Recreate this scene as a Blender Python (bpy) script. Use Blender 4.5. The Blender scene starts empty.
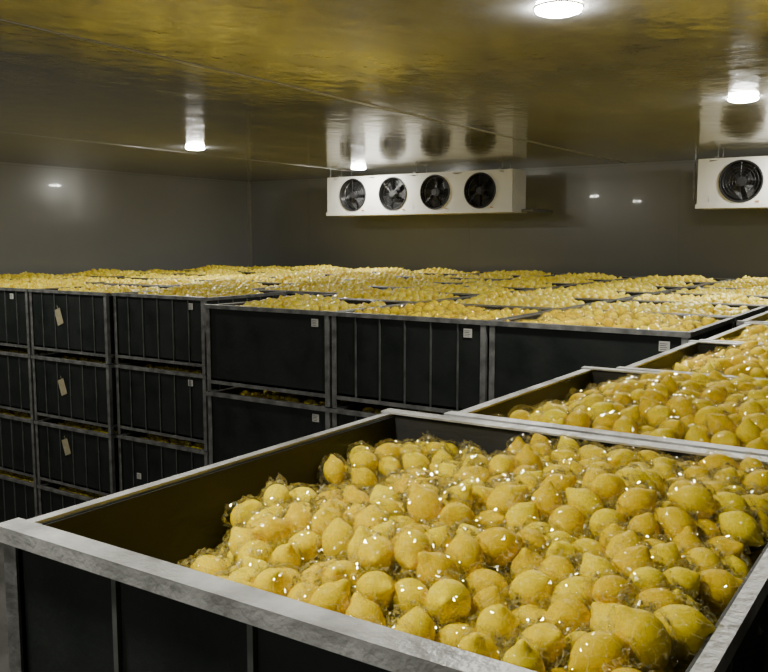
import bpy, bmesh, math, random
import numpy as np
from mathutils import Vector, Matrix, noise
random.seed(7); rng = np.random.default_rng(7)
scene = bpy.context.scene

# ---------------------------------------------------------------- materials
def new_mat(name):
    m = bpy.data.materials.new(name); m.use_nodes = True
    nt = m.node_tree; nt.nodes.clear()
    out = nt.nodes.new('ShaderNodeOutputMaterial')
    return m, nt, out
def noise_node(nt, scale, detail=4, rough=.55, vscale=None, coord='Object'):
    tc = nt.nodes.new('ShaderNodeTexCoord'); n = nt.nodes.new('ShaderNodeTexNoise')
    n.inputs['Scale'].default_value = scale; n.inputs['Detail'].default_value = detail
    n.inputs['Roughness'].default_value = rough
    if vscale:
        mp = nt.nodes.new('ShaderNodeMapping'); mp.inputs['Scale'].default_value = vscale
        nt.links.new(tc.outputs[coord], mp.inputs[0]); nt.links.new(mp.outputs[0], n.inputs['Vector'])
    else: nt.links.new(tc.outputs[coord], n.inputs['Vector'])
    return n
def ramp(nt, src, stops):
    r = nt.nodes.new('ShaderNodeValToRGB'); e = r.color_ramp.elements
    while len(e) < len(stops): e.new(.5)
    for i, (p, c) in enumerate(stops):
        e[i].position = p; e[i].color = (*c, 1) if len(c) == 3 else c
    nt.links.new(src, r.inputs[0]); return r
def surf_mat(name, c1, c2, scale=6, rough=(.4, .6), metallic=0, bump=0, bscale=None, vscale=None, coat=0, spec=.5):
    m, nt, out = new_mat(name)
    p = nt.nodes.new('ShaderNodeBsdfPrincipled'); nt.links.new(p.outputs[0], out.inputs[0])
    n = noise_node(nt, scale, vscale=vscale)
    r = ramp(nt, n.outputs['Fac'], [(.3, c1), (.7, c2)])
    nt.links.new(r.outputs[0], p.inputs['Base Color'])
    mr = nt.nodes.new('ShaderNodeMapRange'); mr.inputs['From Min'].default_value = .3; mr.inputs['From Max'].default_value = .7
    mr.inputs['To Min'].default_value = rough[0]; mr.inputs['To Max'].default_value = rough[1]
    nt.links.new(n.outputs['Fac'], mr.inputs[0]); nt.links.new(mr.outputs[0], p.inputs['Roughness'])
    p.inputs['Metallic'].default_value = metallic
    p.inputs['Coat Weight'].default_value = coat
    p.inputs['Specular IOR Level'].default_value = spec
    if bump:
        n2 = noise_node(nt, bscale or scale*3, vscale=vscale)
        b = nt.nodes.new('ShaderNodeBump'); b.inputs['Strength'].default_value = bump; b.inputs['Distance'].default_value = .01
        nt.links.new(n2.outputs['Fac'], b.inputs['Height']); nt.links.new(b.outputs[0], p.inputs['Normal'])
    return m
M_galv = surf_mat('galvanised_steel', (.13, .13, .125), (.29, .29, .28), 14, (.35, .6), .5, .25, 60)
M_galvw = surf_mat('worn_galvanised_rim', (.25, .25, .24), (.62, .62, .60), 9, (.3, .5), .35, .3, 50)
M_panel = surf_mat('dark_bin_panel', (.007, .010, .009), (.017, .020, .018), 5, (.45, .7), 0, .15, 30, spec=.3)
M_panel_in = surf_mat('dark_bin_lining', (.018, .018, .016), (.034, .034, .031), 4, (.45, .7), .1, .15, 30, vscale=(1, 1, 3), spec=.3)
M_rib = surf_mat('bin_panel_rib', (.06, .065, .06), (.12, .125, .12), 12, (.4, .6), .2)
M_white = surf_mat('white_painted_casing', (.60, .595, .56), (.70, .69, .65), 3, (.3, .45))
M_dark = surf_mat('black_fan_recess', (.006, .006, .007), (.012, .012, .014), 6, (.5, .7))
M_blade = surf_mat('fan_blade', (.008, .008, .010), (.014, .014, .017), 6, (.5, .6), 0)
M_wire = surf_mat('fan_guard_wire', (.025, .025, .025), (.05, .05, .05), 6, (.3, .5), .5)
M_hub = surf_mat('orange_label', (.35, .18, .06), (.5, .25, .08), 20, (.5, .6))
M_label = surf_mat('paper_label', (.45, .44, .4), (.62, .61, .56), 40, (.6, .8))
M_tag = surf_mat('kraft_tag', (.30, .26, .15), (.42, .37, .24), 20, (.7, .8))
M_floor = surf_mat('concrete_floor', (.10, .10, .09), (.18, .17, .16), 2.5, (.4, .7), 0, .2, 12)
M_wall = surf_mat('painted_wall_panel', (.205, .208, .198), (.225, .228, .215), .6, (.20, .24), 0, .03, 2, coat=.2)
M_trim = surf_mat('panel_trim', (.30, .29, .26), (.36, .35, .31), 4, (.3, .4), .3)

def ceiling_mat():
    m, nt, out = new_mat('glossy_ceiling_panel')
    p = nt.nodes.new('ShaderNodeBsdfPrincipled'); nt.links.new(p.outputs[0], out.inputs[0])
    n = noise_node(nt, 1.0, 5, .6, vscale=(2.5, 1.2, 1))
    r = ramp(nt, n.outputs['Fac'], [(.3, (.22, .222, .228)), (.7, (.31, .312, .318))])
    nt.links.new(r.outputs[0], p.inputs['Base Color'])
    p.inputs['Metallic'].default_value = .20
    mr = nt.nodes.new('ShaderNodeMapRange'); mr.inputs['From Min'].default_value = .3; mr.inputs['From Max'].default_value = .7
    mr.inputs['To Min'].default_value = .06; mr.inputs['To Max'].default_value = .16
    nt.links.new(n.outputs['Fac'], mr.inputs[0]); nt.links.new(mr.outputs[0], p.inputs['Roughness'])
    n2 = noise_node(nt, 1.0, 4, .6, vscale=(5, 4, 1))
    b = nt.nodes.new('ShaderNodeBump'); b.inputs['Strength'].default_value = .45; b.inputs['Distance'].default_value = .01
    nt.links.new(n2.outputs['Fac'], b.inputs['Height']); nt.links.new(b.outputs[0], p.inputs['Normal'])
    return m
M_ceil = ceiling_mat()

def lemon_mat(name, far):
    m, nt, out = new_mat(name)
    p = nt.nodes.new('ShaderNodeBsdfPrincipled'); nt.links.new(p.outputs[0], out.inputs[0])
    g = nt.nodes.new('ShaderNodeNewGeometry')
    if far:
        st = [(0, (.76, .54, .004)), (.5, (.85, .66, .010)), (1, (.92, .77, .05))]
    else:
        st = [(0, (.74, .495, .000)), (.5, (.84, .615, .000)), (1, (.91, .72, .000))]
    r = ramp(nt, g.outputs['Random Per Island'], st)
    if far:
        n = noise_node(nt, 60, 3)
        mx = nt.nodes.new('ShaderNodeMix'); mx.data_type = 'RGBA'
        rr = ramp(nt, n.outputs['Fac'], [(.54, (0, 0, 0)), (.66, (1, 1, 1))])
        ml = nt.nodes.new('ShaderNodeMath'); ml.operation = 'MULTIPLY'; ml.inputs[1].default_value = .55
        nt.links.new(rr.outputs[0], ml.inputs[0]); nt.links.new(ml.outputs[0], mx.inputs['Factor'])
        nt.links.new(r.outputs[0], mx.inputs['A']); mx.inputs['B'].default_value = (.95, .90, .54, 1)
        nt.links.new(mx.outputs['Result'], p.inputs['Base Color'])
    else:
        nt.links.new(r.outputs[0], p.inputs['Base Color'])
    p.inputs['Roughness'].default_value = .3 if far else .5
    p.inputs['Specular IOR Level'].default_value = .5 if far else .12
    p.inputs['Coat Weight'].default_value = .7 if far else 0
    p.inputs['Coat Roughness'].default_value = .08
    n3 = noise_node(nt, 60 if far else 350, 2)
    b = nt.nodes.new('ShaderNodeBump'); b.inputs['Strength'].default_value = .8 if far else .12
    b.inputs['Distance'].default_value = .012 if far else .002
    nt.links.new(n3.outputs['Fac'], b.inputs['Height'])
    nt.links.new(b.outputs[0], p.inputs['Coat Normal' if far else 'Normal'])
    return m
M_lemon = lemon_mat('lemon_skin', False); M_lemon_far = lemon_mat('wrapped_lemon_skin', True)

def film_mat():
    m, nt, out = new_mat('clear_plastic_film')
    tr = nt.nodes.new('ShaderNodeBsdfTransparent'); tr.inputs[0].default_value = (1, .995, .96, 1)
    gl = nt.nodes.new('ShaderNodeBsdfGlossy'); gl.inputs['Roughness'].default_value = .07
    gl.inputs['Color'].default_value = (1, .96, .76, 1)
    df = nt.nodes.new('ShaderNodeBsdfDiffuse'); df.inputs[0].default_value = (.95, .88, .5, 1)
    lw = nt.nodes.new('ShaderNodeLayerWeight'); lw.inputs[0].default_value = .2
    tc = nt.nodes.new('ShaderNodeTexCoord')
    vo = nt.nodes.new('ShaderNodeTexVoronoi'); vo.feature = 'DISTANCE_TO_EDGE'; vo.inputs['Scale'].default_value = 60
    nt.links.new(tc.outputs['Object'], vo.inputs['Vector'])
    b = nt.nodes.new('ShaderNodeBump'); b.inputs['Strength'].default_value = 1.0; b.inputs['Distance'].default_value = .007
    nt.links.new(vo.outputs['Distance'], b.inputs['Height'])
    nt.links.new(b.outputs[0], gl.inputs['Normal'])
    mr = nt.nodes.new('ShaderNodeMapRange'); mr.inputs['To Min'].default_value = .08; mr.inputs['To Max'].default_value = .20
    nt.links.new(lw.outputs['Facing'], mr.inputs[0])
    m1 = nt.nodes.new('ShaderNodeMixShader'); nt.links.new(mr.outputs[0], m1.inputs[0])
    nt.links.new(tr.outputs[0], m1.inputs[1]); nt.links.new(gl.outputs[0], m1.inputs[2])
    rr = nt.nodes.new('ShaderNodeMapRange'); rr.inputs['From Min'].default_value = .0; rr.inputs['From Max'].default_value = .04
    rr.inputs['To Min'].default_value = .20; rr.inputs['To Max'].default_value = .0
    nt.links.new(vo.outputs['Distance'], rr.inputs[0])
    m2 = nt.nodes.new('ShaderNodeMixShader'); nt.links.new(rr.outputs[0], m2.inputs[0])
    nt.links.new(m1.outputs[0], m2.inputs[1]); nt.links.new(df.outputs[0], m2.inputs[2])
    nt.links.new(m2.outputs[0], out.inputs[0])
    return m
M_film = film_mat()
def emis_mat(strength):
    m, nt, out = new_mat('led_lamp_diffuser')
    e = nt.nodes.new('ShaderNodeEmission'); e.inputs[0].default_value = (1, .98, .88, 1); e.inputs[1].default_value = strength
    nt.links.new(e.outputs[0], out.inputs[0]); return m
M_emis = emis_mat(450)

# ---------------------------------------------------------------- mesh builder
class MB:
    def __init__(s, mats): s.v = []; s.f = []; s.m = []; s.mats = mats
    def add(s, vs, fs, mat):
        o = len(s.v); s.v += [tuple(v) for v in vs]
        s.f += [tuple(o+i for i in f) for f in fs]; s.m += [s.mats.index(mat)]*len(fs)
    def box(s, x0, x1, y0, y1, z0, z1, mat, M=None):
        vs = [Vector((x, y, z)) for z in (z0, z1) for y in (y0, y1) for x in (x0, x1)]
        if M: vs = [M @ v for v in vs]
        s.add(vs, [(0, 2, 3, 1), (4, 5, 7, 6), (0, 1, 5, 4), (2, 6, 7, 3), (0, 4, 6, 2), (1, 3, 7, 5)], mat)
    def cyl(s, p0, p1, r0, r1, mat, n=16, caps=True):
        p0 = Vector(p0); p1 = Vector(p1); d = (p1-p0).normalized()
        u = d.orthogonal().normalized(); w = d.cross(u)
        vs = []
        for p, r in ((p0, r0), (p1, r1)):
            vs += [p+(u*math.cos(2*math.pi*i/n)+w*math.sin(2*math.pi*i/n))*r for i in range(n)]
        fs = [(i, (i+1) % n, n+(i+1) % n, n+i) for i in range(n)]
        if caps: fs += [tuple(range(n))[::-1], tuple(range(n, 2*n))]
        s.add(vs, fs, mat)
    def torus(s, c, R, r, mat, n=32, k=6, axis='y'):
        vs = []; c = Vector(c)
        for i in range(n):
            a = 2*math.pi*i/n
            for j in range(k):
                b = 2*math.pi*j/k; rr = R+r*math.cos(b)
                if axis == 'y': vs.append(c+Vector((rr*math.cos(a), r*math.sin(b), rr*math.sin(a))))
                else: vs.append(c+Vector((rr*math.cos(a), rr*math.sin(a), r*math.sin(b))))
        fs = [(i*k+j, ((i+1) % n)*k+j, ((i+1) % n)*k+(j+1) % k, i*k+(j+1) % k) for i in range(n) for j in range(k)]
        s.add(vs, fs, mat)
    def mesh(s, name, smooth=False):
        me = bpy.data.meshes.new(name); me.from_pydata(s.v, [], s.f)
        for m in s.mats: me.materials.append(m)
        me.polygons.foreach_set('material_index', s.m)
        if smooth: me.polygons.foreach_set('use_smooth', [True]*len(s.f))
        me.update(); return me
def obj(name, me, loc=(0, 0, 0), parent=None, rz=0):
    o = bpy.data.objects.new(name, me); scene.collection.objects.link(o)
    o.location = loc; o.rotation_euler = (0, 0, rz)
    if parent: o.parent = parent
    return o

# ---------------------------------------------------------------- room
BH = .64; T = 4*BH; CAMZ = T+.47; CZ = CAMZ+1.06
XL, XR, YB, YN = -11.0, 3.2, 12.0, -3.2
def slab(name, x0, x1, y0, y1, z0, z1, mat):
    b = MB([mat]); cx, cy, cz = (x0+x1)/2, (y0+y1)/2, (z0+z1)/2
    b.box(x0-cx, x1-cx, y0-cy, y1-cy, z0-cz, z1-cz, mat); return obj(name, b.mesh(name), (cx, cy, cz))
slab('floor', XL-.15, XR+.15, YN-.15, YB+.15, -.15, 0, M_floor)
slab('ceiling', XL-.15, XR+.15, YN-.15, YB+.15, CZ, CZ+.15, M_ceil)
slab('wall_left', XL-.15, XL, YN, YB, 0, CZ, M_wall)
slab('wall_right', XR, XR+.15, YN, YB, 0, CZ, M_wall)
slab('wall_back', XL-.15, XR+.15, YB, YB+.15, 0, CZ, M_wall)
slab('wall_front', XL-.15, XR+.15, YN-.15, YN, 0, CZ, M_wall)
ti = 1
for x in (-7.95, -3.95, .05):
    slab('trim_%d' % ti, x-.022, x+.022, YN, YB, CZ-.004, CZ, M_trim if x == -3.95 else M_ceil); ti += 1
for x in (-9.6, -6.4, -3.2, 0):
    slab('trim_%d' % ti, x-.005, x+.005, YB-.003, YB, 0, CZ, M_wall); ti += 1
slab('trim_%d' % ti, XL, XL+.05, YB-.05, YB, 0, CZ, M_trim); ti += 1
slab('trim_%d' % ti, XL, XR, YB-.03, YB, CZ-.03, CZ, M_wall); ti += 1
slab('trim_%d' % ti, XL, XL+.03, YN, YB-.05, CZ-.03, CZ, M_wall); ti += 1

# lamps
def lamp_mesh():
    b = MB([M_white, M_emis]); n = 20
    b.cyl((0, 0, 0), (0, 0, -.006), .112, .110, M_white, 24)
    prof = [(.107, -.006), (.102, -.020), (.08, -.028), (.035, -.032)]
    vs = []
    for r, z in prof: vs += [(r*math.cos(2*math.pi*i/n), r*math.sin(2*math.pi*i/n), z) for i in range(n)]
    fs = [(k*n+i, (k+1)*n+i, (k+1)*n+(i+1) % n, k*n+(i+1) % n) for k in range(3) for i in range(n)]
    fs.append(tuple(3*n+i for i in range(n)))
    b.add(vs, fs, M_emis); return b.mesh('ceiling_lamp')
LM = lamp_mesh()
for x, y in [(-1.6, 3.84), (-1.42, 6.97), (-1.5, 10.45), (-1.45, .5), (-7.39, 7.17), (-7.42, 10.45), (-7.4, 3.8), (-7.4, .5), (-1.45, -2.2)]:
    obj('ceiling_lamp', LM, (x, y, CZ))

# ---------------------------------------------------------------- evaporators
def evaporator(name, x0, nf, side_depth=.45):
    L = .73*nf+.26; H = .59; z0 = 0
    b = MB([M_white, M_dark, M_blade, M_wire, M_hub, M_galv])
    R = .235; zc = .31
    b.box(0, L, .16, side_depth, .05, H, M_white)
    b.box(0, .02, 0, .16, .05, H, M_white); b.box(L-.02, L, 0, .16, .05, H, M_white)
    b.box(.02, L-.02, 0, .16, H-.02, H, M_white); b.box(.02, L-.02, 0, .16, .05, .07, M_white)
    cxs = [.13+.73*(i+.5) for i in range(nf)]
    def sheet(xa, xb, cx=None):
        if cx is None: b.box(xa, xb, 0, .004, .07, H-.02, M_white); return
        n = 32; ring = [(cx+R*math.cos(2*math.pi*i/n), zc+R*math.sin(2*math.pi*i/n)) for i in range(n)]
        outr = []
        for i in range(n):
            c, s_ = math.cos(2*math.pi*i/n), math.sin(2*math.pi*i/n)
            hx = (xb-cx) if c > 0 else (cx-xa); hz = (H-.02-zc) if s_ > 0 else (zc-.07)
            t = min(hx/abs(c) if abs(c) > 1e-6 else 9, hz/abs(s_) if abs(s_) > 1e-6 else 9)
            outr.append((cx+c*t, zc+s_*t))
        vs = [(x, 0, z) for x, z in ring]+[(x, 0, z) for x, z in outr]+[(x, .1, z) for x, z in ring]
        b.add(vs, [(i, (i+1) % n, n+(i+1) % n, n+i) for i in range(n)], M_white)
        b.add(vs, [(i, 2*n+i, 2*n+(i+1) % n, (i+1) % n) for i in range(n)], M_dark)
    sheet(.02, .13); sheet(L-.13, L-.02)
    for cx in cxs:
        sheet(cx-.365, cx+.365, cx)
        b.cyl((cx, .155, zc), (cx, .159, zc), R+.02, R+.02, M_dark, 32)
        b.torus((cx, -.006, zc), R+.004, .012, M_dark, 36)
        for q in (.06, .095, .13, .165, .20): b.torus((cx, -.02, zc), q, .0025, M_wire, 28, 4)
        for a in range(8):
            an = a*math.pi/4
            b.cyl((cx+.04*math.cos(an), -.02, zc+.04*math.sin(an)), (cx+.235*math.cos(an), -.006, zc+.235*math.sin(an)), .003, .003, M_wire, 5)
        b.cyl((cx, -.022, zc), (cx, -.016, zc), .045, .045, M_dark, 16)
        b.cyl((cx, .03, zc), (cx, .15, zc), .06, .06, M_blade, 16)
        for a in range(5):
            an = a*2*math.pi/5+cx
            vs = []
            for rr, wd, tw in ((.055, .28, .5), (.14, .42, .4), (.22, .46, .3)):
                for sgn in (-1, 1):
                    vs.append((cx+rr*math.cos(an+sgn*wd), .08+sgn*.03*tw*2, zc+rr*math.sin(an+sgn*wd)))
            b.add(vs, [(0, 1, 3, 2), (2, 3, 5, 4)], M_blade)
        b.box(cx+.17, cx+.215, -.012, -.008, zc-.28+.035, zc-.28+.05, M_hub)
    b.box(-.015, L+.015, -.015, side_depth+.02, .0, .05, M_white)
    b.box(L, L+.012, .06, side_depth-.05, .10, H-.05, M_white)
    b.box(-.012, 0, .06, side_depth-.05, .10, H-.05, M_white)
    b.cyl((L+.01, .30, .03), (L+.16, .30, .03), .022, .022, M_galv, 10)
    b.cyl((L+.16, .30, .03), (L+.16, 1.0, .03), .022, .022, M_galv, 10)
    b.cyl((-.09, .2, .10), (-.09, .2, H+.09), .012, .012, M_galv, 10)
    b.cyl((-.09, .2, .10), (0, .2, .10), .012, .012, M_galv, 10)
    for px in (.2, L/2, L-.2):
        for py in (.1, side_depth-.08): b.cyl((px, py, H), (px, py, H+.09), .009, .009, M_galv, 8)
        b.box(px-.02, px+.02, .02, side_depth, H, H+.025, M_galv)
    return obj(name, b.mesh(name), (x0, 10.9, CZ-.09-H))
evaporator('evaporator_fan_unit', -8.34, 4)
evaporator('evaporator_fan_unit', -2.70, 4)

# ---------------------------------------------------------------- bins
def bin_mesh(name, w, d, h, ribs, rw=.04, rwy=.03, rmat=None, nr=5):
    b = MB([M_galv, M_galvw, M_panel, M_panel_in, M_rib])
    rimm = rmat or M_galv
    t = .005; a = .034
    for sx in (-1, 1):
        for sy in (-1, 1):
            x = sx*w/2; y = sy*d/2
            b.box(min(x, x-sx*a), max(x, x-sx*a), min(y, y-sy*t), max(y, y-sy*t), 0, h-.006, M_galv)
            b.box(min(x, x-sx*t), max(x, x-sx*t), min(y-sy*t, y-sy*a), max(y-sy*t, y-sy*a), 0, h-.006, M_galv)
            b.box(min(x, x-sx*.07), max(x, x-sx*.07), min(y, y-sy*.07), max(y, y-sy*.07), 0, .006, M_galv)
    z0 = .085
    ins = .012; pt = .010
    for sy in (-1, 1):
        y = sy*(d/2-ins)
        b.box(-w/2+ins, w/2-ins, min(y, y-sy*pt), max(y, y-sy*pt), z0, h-.01, M_panel)
        yi = y-sy*pt
        b.box(-w/2+ins+pt, w/2-ins-pt, min(yi, yi-sy*.004), max(yi, yi-sy*.004), z0, h-.012, M_panel_in)
        b.box(-w/2+.034, w/2-.034, min(sy*d/2, sy*(d/2-t)), max(sy*d/2, sy*(d/2-t)), .065, .090, M_galv)
    for sx in (-1, 1):
        x = sx*(w/2-ins)
        b.box(min(x, x-sx*pt), max(x, x-sx*pt), -d/2+ins+pt, d/2-ins-pt, z0, h-.01, M_panel)
        xi = x-sx*pt
        b.box(min(xi, xi-sx*.004), max(xi, xi-sx*.004), -d/2+ins+pt+.004, d/2-ins-pt-.004, z0, h-.012, M_panel_in)
        b.box(min(sx*w/2, sx*(w/2-t)), max(sx*w/2, sx*(w/2-t)), -d/2+.034, d/2-.034, .065, .090, M_galv)
    b.box(-w/2+ins, w/2-ins, -d/2+ins, d/2-ins, z0, z0+.02, M_panel)
    rh = .026
    for sx in (-1, 1):
        x = sx*(w/2+.004)
        b.box(min(x, x-sx*rwy), max(x, x-sx*rwy), -d/2+.002, d/2-.002, h-.010, h-.004, rimm)
        b.box(min(x, x-sx*t), max(x, x-sx*t), -d/2+.002, d/2-.002, h-.004-rh, h-.010, rimm)
    for sy in (-1, 1):
        y = sy*(d/2+.006)
        b.box(-w/2-.012, w/2+.012, min(y, y-sy*rw), max(y, y-sy*rw), h-.004, h+.001, rimm)
        b.box(-w/2-.012, w/2+.012, min(y, y-sy*t), max(y, y-sy*t), h-rh, h-.004, rimm)
    if ribs:
        for i in range(1, nr+1):
            x = -w/2+w*i/(nr+1)
            for sy in (-1, 1):
                y = sy*(d/2-ins)
                b.box(x-.005, x+.005, min(y, y+sy*.008), max(y, y+sy*.008), .090, h-rh, M_rib)
            yy = -d/2+d*i/(nr+1)
            for sx in (-1, 1):
                x2 = sx*(w/2-ins)
                b.box(min(x2, x2+sx*.008), max(x2, x2+sx*.008), yy-.005, yy+.005, .090, h-rh, M_rib)
    return b.mesh(name)

# ---------------------------------------------------------------- lemons
def ico(sub):
    bm = bmesh.new(); bmesh.ops.create_icosphere(bm, subdivisions=sub, radius=1)
    bm.verts.ensure_lookup_table()
    v = np.array([x.co[:] for x in bm.verts]); f = np.array([[q.index for q in p.verts] for p in bm.faces]); bm.free()
    return v, f
ICO = {s: ico(s) for s in (2, 3, 4)}
def lemon_t(sub):
    v, f = ICO[sub]; v = v.copy(); z = v[:, 2]
    nz = 1.24*z+.30*np.clip((z-.86)/.14, 0, 1)**1.2-.12*np.clip((-z-.9)/.1, 0, 1)
    sh = 1-.18*np.clip((np.abs(z)-.55)/.45, 0, 1)
    v[:, 0] *= sh*.97; v[:, 1] *= sh*.97; v[:, 2] = nz
    return v, f
def film_t(sub, seed):
    v, f = ICO[sub]; out = v.copy(); rnd = random.Random(seed)
    tail = Vector((rnd.uniform(-1, 1), rnd.uniform(-1, 1), rnd.uniform(-1, 1))).normalized()
    for i, p in enumerate(v):
        d = Vector(p); q = d*1.6+Vector((seed*3.1, seed, 0))
        n1 = 1-abs(noise.noise(q*1.3))*2; n2 = 1-abs(noise.noise(q*3.2))*2
        n3 = noise.noise(q*.8)
        r = 1.03+.18*max(0, n1)**2+.20*max(0, n2)**2+.14*n3
        c = d.dot(tail)
        if c > .70: r += (c-.70)/.30*(.36+.9*noise.noise(q*5))
        out[i] = p*max(r, 1.0)*np.array([1, 1, 1.22])
    return out, f
LT = {s: lemon_t(s) for s in (2, 3, 4)}
FT = {(s, k): film_t(s, k) for s in (3, 4) for k in range(8)}
def rand_rot(n):
    q = rng.normal(size=(n, 4)); q /= np.linalg.norm(q, axis=1)[:, None]
    w, x, y, z = q.T
    return np.stack([np.stack([1-2*(y*y+z*z), 2*(x*y-z*w), 2*(x*z+y*w)], 1),
                     np.stack([2*(x*y+z*w), 1-2*(x*x+z*z), 2*(y*z-x*w)], 1),
                     np.stack([2*(x*z-y*w), 2*(y*z+x*w), 1-2*(x*x+y*y)], 1)], 1)
def merged(name, pos, rad, rots, tmpl_fn, mats, smooth):
    V = []; F = []; o = 0
    for i in range(len(pos)):
        tv, tf = tmpl_fn(i); V.append((tv*rad[i]) @ rots[i].T+pos[i]); F.append(tf+o); o += len(tv)
    V = np.concatenate(V).astype(np.float32); F = np.concatenate(F).astype(np.int32)
    me = bpy.data.meshes.new(name); me.vertices.add(len(V)); me.vertices.foreach_set('co', V.ravel())
    me.loops.add(F.size); me.loops.foreach_set('vertex_index', F.ravel())
    me.polygons.add(len(F)); me.polygons.foreach_set('loop_start', np.arange(0, F.size, 3, dtype=np.int32))
    me.polygons.foreach_set('loop_total', np.full(len(F), 3, dtype=np.int32))
    me.polygons.foreach_set('use_smooth', np.full(len(F), smooth, dtype=bool))
    me.materials.append(mats); me.update(calc_edges=True); me.validate(); return me
def pack(w, d, surf, sp, r0, layers, iters=25, seed=0, keep=None):
    rg = np.random.default_rng(seed); P = []; K = []
    for k in range(layers):
        ny = int(d/(sp*.87)); nx = int(w/sp)
        for j in range(ny+1):
            for i in range(nx+1):
                x = -w/2+(i+.5*((j+k) % 2)+.25)*sp; y = -d/2+(j+.3)*sp*.87
                if x < -w/2+r0 or x > w/2-r0 or y > d/2-r0 or y < -d/2+r0: continue
                x += rg.normal()*.016; y += rg.normal()*.016
                P.append((x, y, surf(x, y)-k*sp*.78+rg.normal()*.012)); K.append(k)
    P = np.array(P); K = np.array(K); R = r0*rg.uniform(.86, 1.12, len(P))
    for _ in range(iters):
        D = P[:, None]-P[None]; L = np.linalg.norm(D, axis=2)+np.eye(len(P))*9
        ov = np.clip((R[:, None]+R[None])*1.05-L, 0, None)
        P = P+(D/L[..., None]*ov[..., None]).sum(1)*.28
        P[:, 0] = np.clip(P[:, 0], -w/2+R, w/2-R); P[:, 1] = np.clip(P[:, 1], -d/2+R, d/2-R)
        cap = np.array([surf(a, b) for a, b in P[:, :2]])+.022
        P[:, 2] = np.minimum(P[:, 2], cap)
    return P, R, K

W, D = 1.12, 1.04
FW, FD = 1.08, 1.17
MESH_rib = bin_mesh('storage_bin_ribbed', W, D, BH, True)
MESH_plain = bin_mesh('storage_bin_plain', W, D, BH, False)
MESH_near = bin_mesh('storage_bin_near', W, D, BH, False, rmat=M_galvw)
MESH_fg = bin_mesh('storage_bin_large', FW, FD, BH, True, rw=.044, rwy=.022, rmat=M_galvw, nr=3)

def std_surf(seed, hi):
    def s(x, y):
        e = min(W/2-abs(x), D/2-abs(y))
        return BH-.070+hi*min(1, max(0, e-.03)/.3)+.045*noise.noise(Vector((x*3, y*3, seed*9.)))
    return s
FARP = []
for k in range(5):
    P, R, K = pack(W-.06, D-.06, std_surf(k, .035+.008*k), .064, .031, 2, 8, seed=k)
    rt = rand_rot(len(P))
    FARP.append(merged('lemons', P, R*1.03, rt, lambda i: LT[3], M_lemon_far, True))
LOWP, R_, K = pack(W-.06, D-.06, lambda x, y: BH-.085+.02*noise.noise(Vector((x*4, y*4, 3))), .068, .034, 1, 8, seed=77)
LOWM = merged('lemons', LOWP, R_, rand_rot(len(LOWP)), lambda i: LT[2], M_lemon_far, True)
def near_surf(seed):
    def s(x, y):
        g = min(1, max(0, (x+.55)/.30)); e = min(1, max(0, (D/2-abs(y)-.03)/.25))
        return BH-.125+.075*g+.04*e*g+.04*noise.noise(Vector((x*4, y*4, seed*5.)))
    return s
MIDP = []
for k, sf in enumerate((near_surf(1), near_surf(2), std_surf(12, .04), std_surf(15, .05))):
    P, R, K = pack(W-.06, D-.06, sf, .064, .031, 2, 12, seed=k+20)
    rt = rand_rot(len(P)); top = np.where(K < 1)[0]
    MIDP.append((merged('lemons', P, R, rt, lambda i: LT[3], M_lemon, True),
                 merged('plastic_wrap', P[top], R[top]*1.03, rt[top], lambda i: FT[(3, i % 8)], M_film, False)))

# labels
LB = MB([M_label, M_dark]); LB.box(-.028, .028, -.001, .001, -.026, .026, M_label)
for q in range(4): LB.box(-.022, .016-.006*(q % 2), -.0015, -.001, .012-q*.010, .015-q*.010, M_dark)
LBM = LB.mesh('paper_label')
TG = MB([M_tag]); TG.box(-.045, .045, -.001, .001, -.08, .07, M_tag, Matrix.Rotation(-.35, 4, 'Y')); TG.cyl((0, 0, .05), (-.02, 0, .1), .002, .002, M_tag, 5)
TGM = TG.mesh('kraft_tag')

def put_bin(x0, y0, tier, me, w=W, d=D, pile='far'):
    x = x0+w/2; y = y0+d/2
    b = obj('storage_bin', me, (x, y, tier*BH+.0015*tier))
    if pile == 'far':
        l = obj('lemons', random.choice(FARP), (0, 0, 0), b)
        if random.random() < .5: l.rotation_euler.z = math.pi
    elif pile == 'low': obj('lemons', LOWM, (0, 0, 0), b)
    elif isinstance(pile, int):
        obj('lemons', MIDP[pile][0], (0, 0, 0), b); obj('plastic_wrap', MIDP[pile][1], (0, 0, 0), b)
    return b
def label(b, w=W, d=D, x=.44, z=.56, me=None):
    obj('label' if me is None or me is LBM else 'tag', me or LBM, (x, -d/2+.006, z), b)

def column(x0, y0, me, n=4, pile='far', lowpile='low', low=None):
    bs = []
    for t in range(4):
        bs.append(put_bin(x0, y0, t, me if t == 3 else (low or random.choice([me, me, MESH_rib])), pile=pile if t == 3 else lowpile))
    return bs
c = {}
c[4] = column(-4.53, 4.46, MESH_plain, low=MESH_plain); c[5] = column(-3.385, 4.46, MESH_rib, pile=2); c[6] = column(-2.24, 4.46, MESH_plain, pile=3)
c[3] = column(-6.22, 5.0, MESH_rib); c[2] = column(-7.375, 4.95, MESH_rib); c[1] = column(-8.53, 4.95, MESH_rib)
c[0] = column(-9.68, 4.93, MESH_rib)
for k in (4, 5, 6):
    label(c[k][3]); label(c[k][2])
label(c[3][3], x=.40); label(c[3][1], x=-.3, z=.3); label(c[3][2], x=.38)
label(c[2][3], x=-.13, z=.40, me=TGM); label(c[2][2], x=-.12, z=.38, me=TGM); label(c[2][1], x=-.1, z=.45, me=TGM)
label(c[1][3], x=.3)
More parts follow.
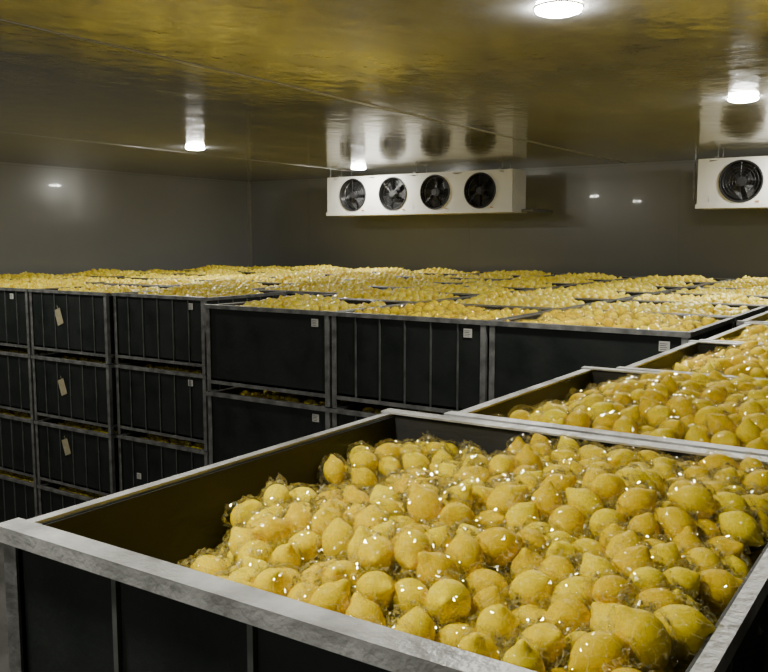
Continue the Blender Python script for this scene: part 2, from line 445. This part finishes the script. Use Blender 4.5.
def rear(x0, y0):
    me = random.choice([MESH_rib, MESH_plain])
    x0 += random.uniform(-.008, .008); y0 += random.uniform(-.012, .012)
    st = bpy.data.objects.new('storage_bin_stack', None); scene.collection.objects.link(st); st.location = (x0+W/2, y0+D/2, 0)
    for t in range(3): obj('tier_%d' % (t+1), me, (0, 0, t*(BH+.0015)), st)
    put_bin(x0, y0, 3, me)
for r in range(1, 6):
    for x0 in (-4.53, -3.385, -2.24): rear(x0, 4.46+1.09*r)
for r in range(5):
    for i in range(5): rear(-5.69-1.15*i, 6.09+1.09*r)
for r in range(0, 7):
    if r < 1: bs = column(-.98, 4.15, MESH_near, pile=3)
    else: rear(-1.06+.02, 4.2+1.07*r)
    if r: rear(.12, 4.2+1.07*r)
column(-1.12, 1.995, MESH_near, pile=0); column(-1.01, 3.07, MESH_near, pile=1)
column(.13, 2.0, MESH_near); column(.15, 3.08, MESH_near); column(.17, 4.17, MESH_near)

# ---------------------------------------------------------------- foreground bin
fx, fy = -1.28+FW/2, .79+FD/2
for t in range(3):
    obj('storage_bin', MESH_fg, (fx, fy, t*(BH+.0015)))
fg = obj('storage_bin', MESH_fg, (fx, fy, 3*(BH+.0015)))
def sst(a, b, x):
    t = min(1, max(0, (x-a)/(b-a))); return t*t*(3-2*t)
def fg_surf(x, y):
    s = -.100+.05*sst(-.3, .15, x)
    s += .035*math.exp(-(((x-.15)/.3)**2+((y-.05)/.3)**2))
    s -= .40*(1-sst(-.43, -.27, x))*(1-sst(-.30, -.10, y))
    s -= .05*(1-sst(-.50, -.36, x))*(1-sst(-.02, .30, y))
    s += .05*math.exp(-(((x+.36)/.12)**2+((y+.10)/.12)**2))
    s -= .22*math.exp(-(((x+.35)/.12)**2+((y-.09)/.10)**2))
    s += .055*noise.noise(Vector((x*6, y*6, 2.2)))
    return BH+s
P, R, K = pack(FW-.06, FD-.06, fg_surf, .060, .0290, 4, 25, seed=5)
rt = rand_rot(len(P)); top = np.where(K < 2)[0]
obj('lemons', merged('lemons', P, R, rt, lambda i: LT[4], M_lemon, True), (0, 0, 0), fg)
obj('plastic_wrap', merged('plastic_wrap', P[top], R[top]*1.03, rt[top], lambda i: FT[(4, i % 8)], M_film, False), (0, 0, 0), fg)

# ---------------------------------------------------------------- world, camera
w = bpy.data.worlds.new('world'); scene.world = w; w.use_nodes = True
w.node_tree.nodes['Background'].inputs[0].default_value = (.05, .05, .05, 1); w.node_tree.nodes['Background'].inputs[1].default_value = .2
cam = bpy.data.cameras.new('camera'); co = bpy.data.objects.new('camera', cam); scene.collection.objects.link(co)
cam.sensor_width = 36; cam.lens = 860/768*36; cam.clip_start = .02
co.location = (0, 0, CAMZ); co.rotation_euler = (math.radians(90-6.37), 0, math.radians(33.7))
scene.camera = co
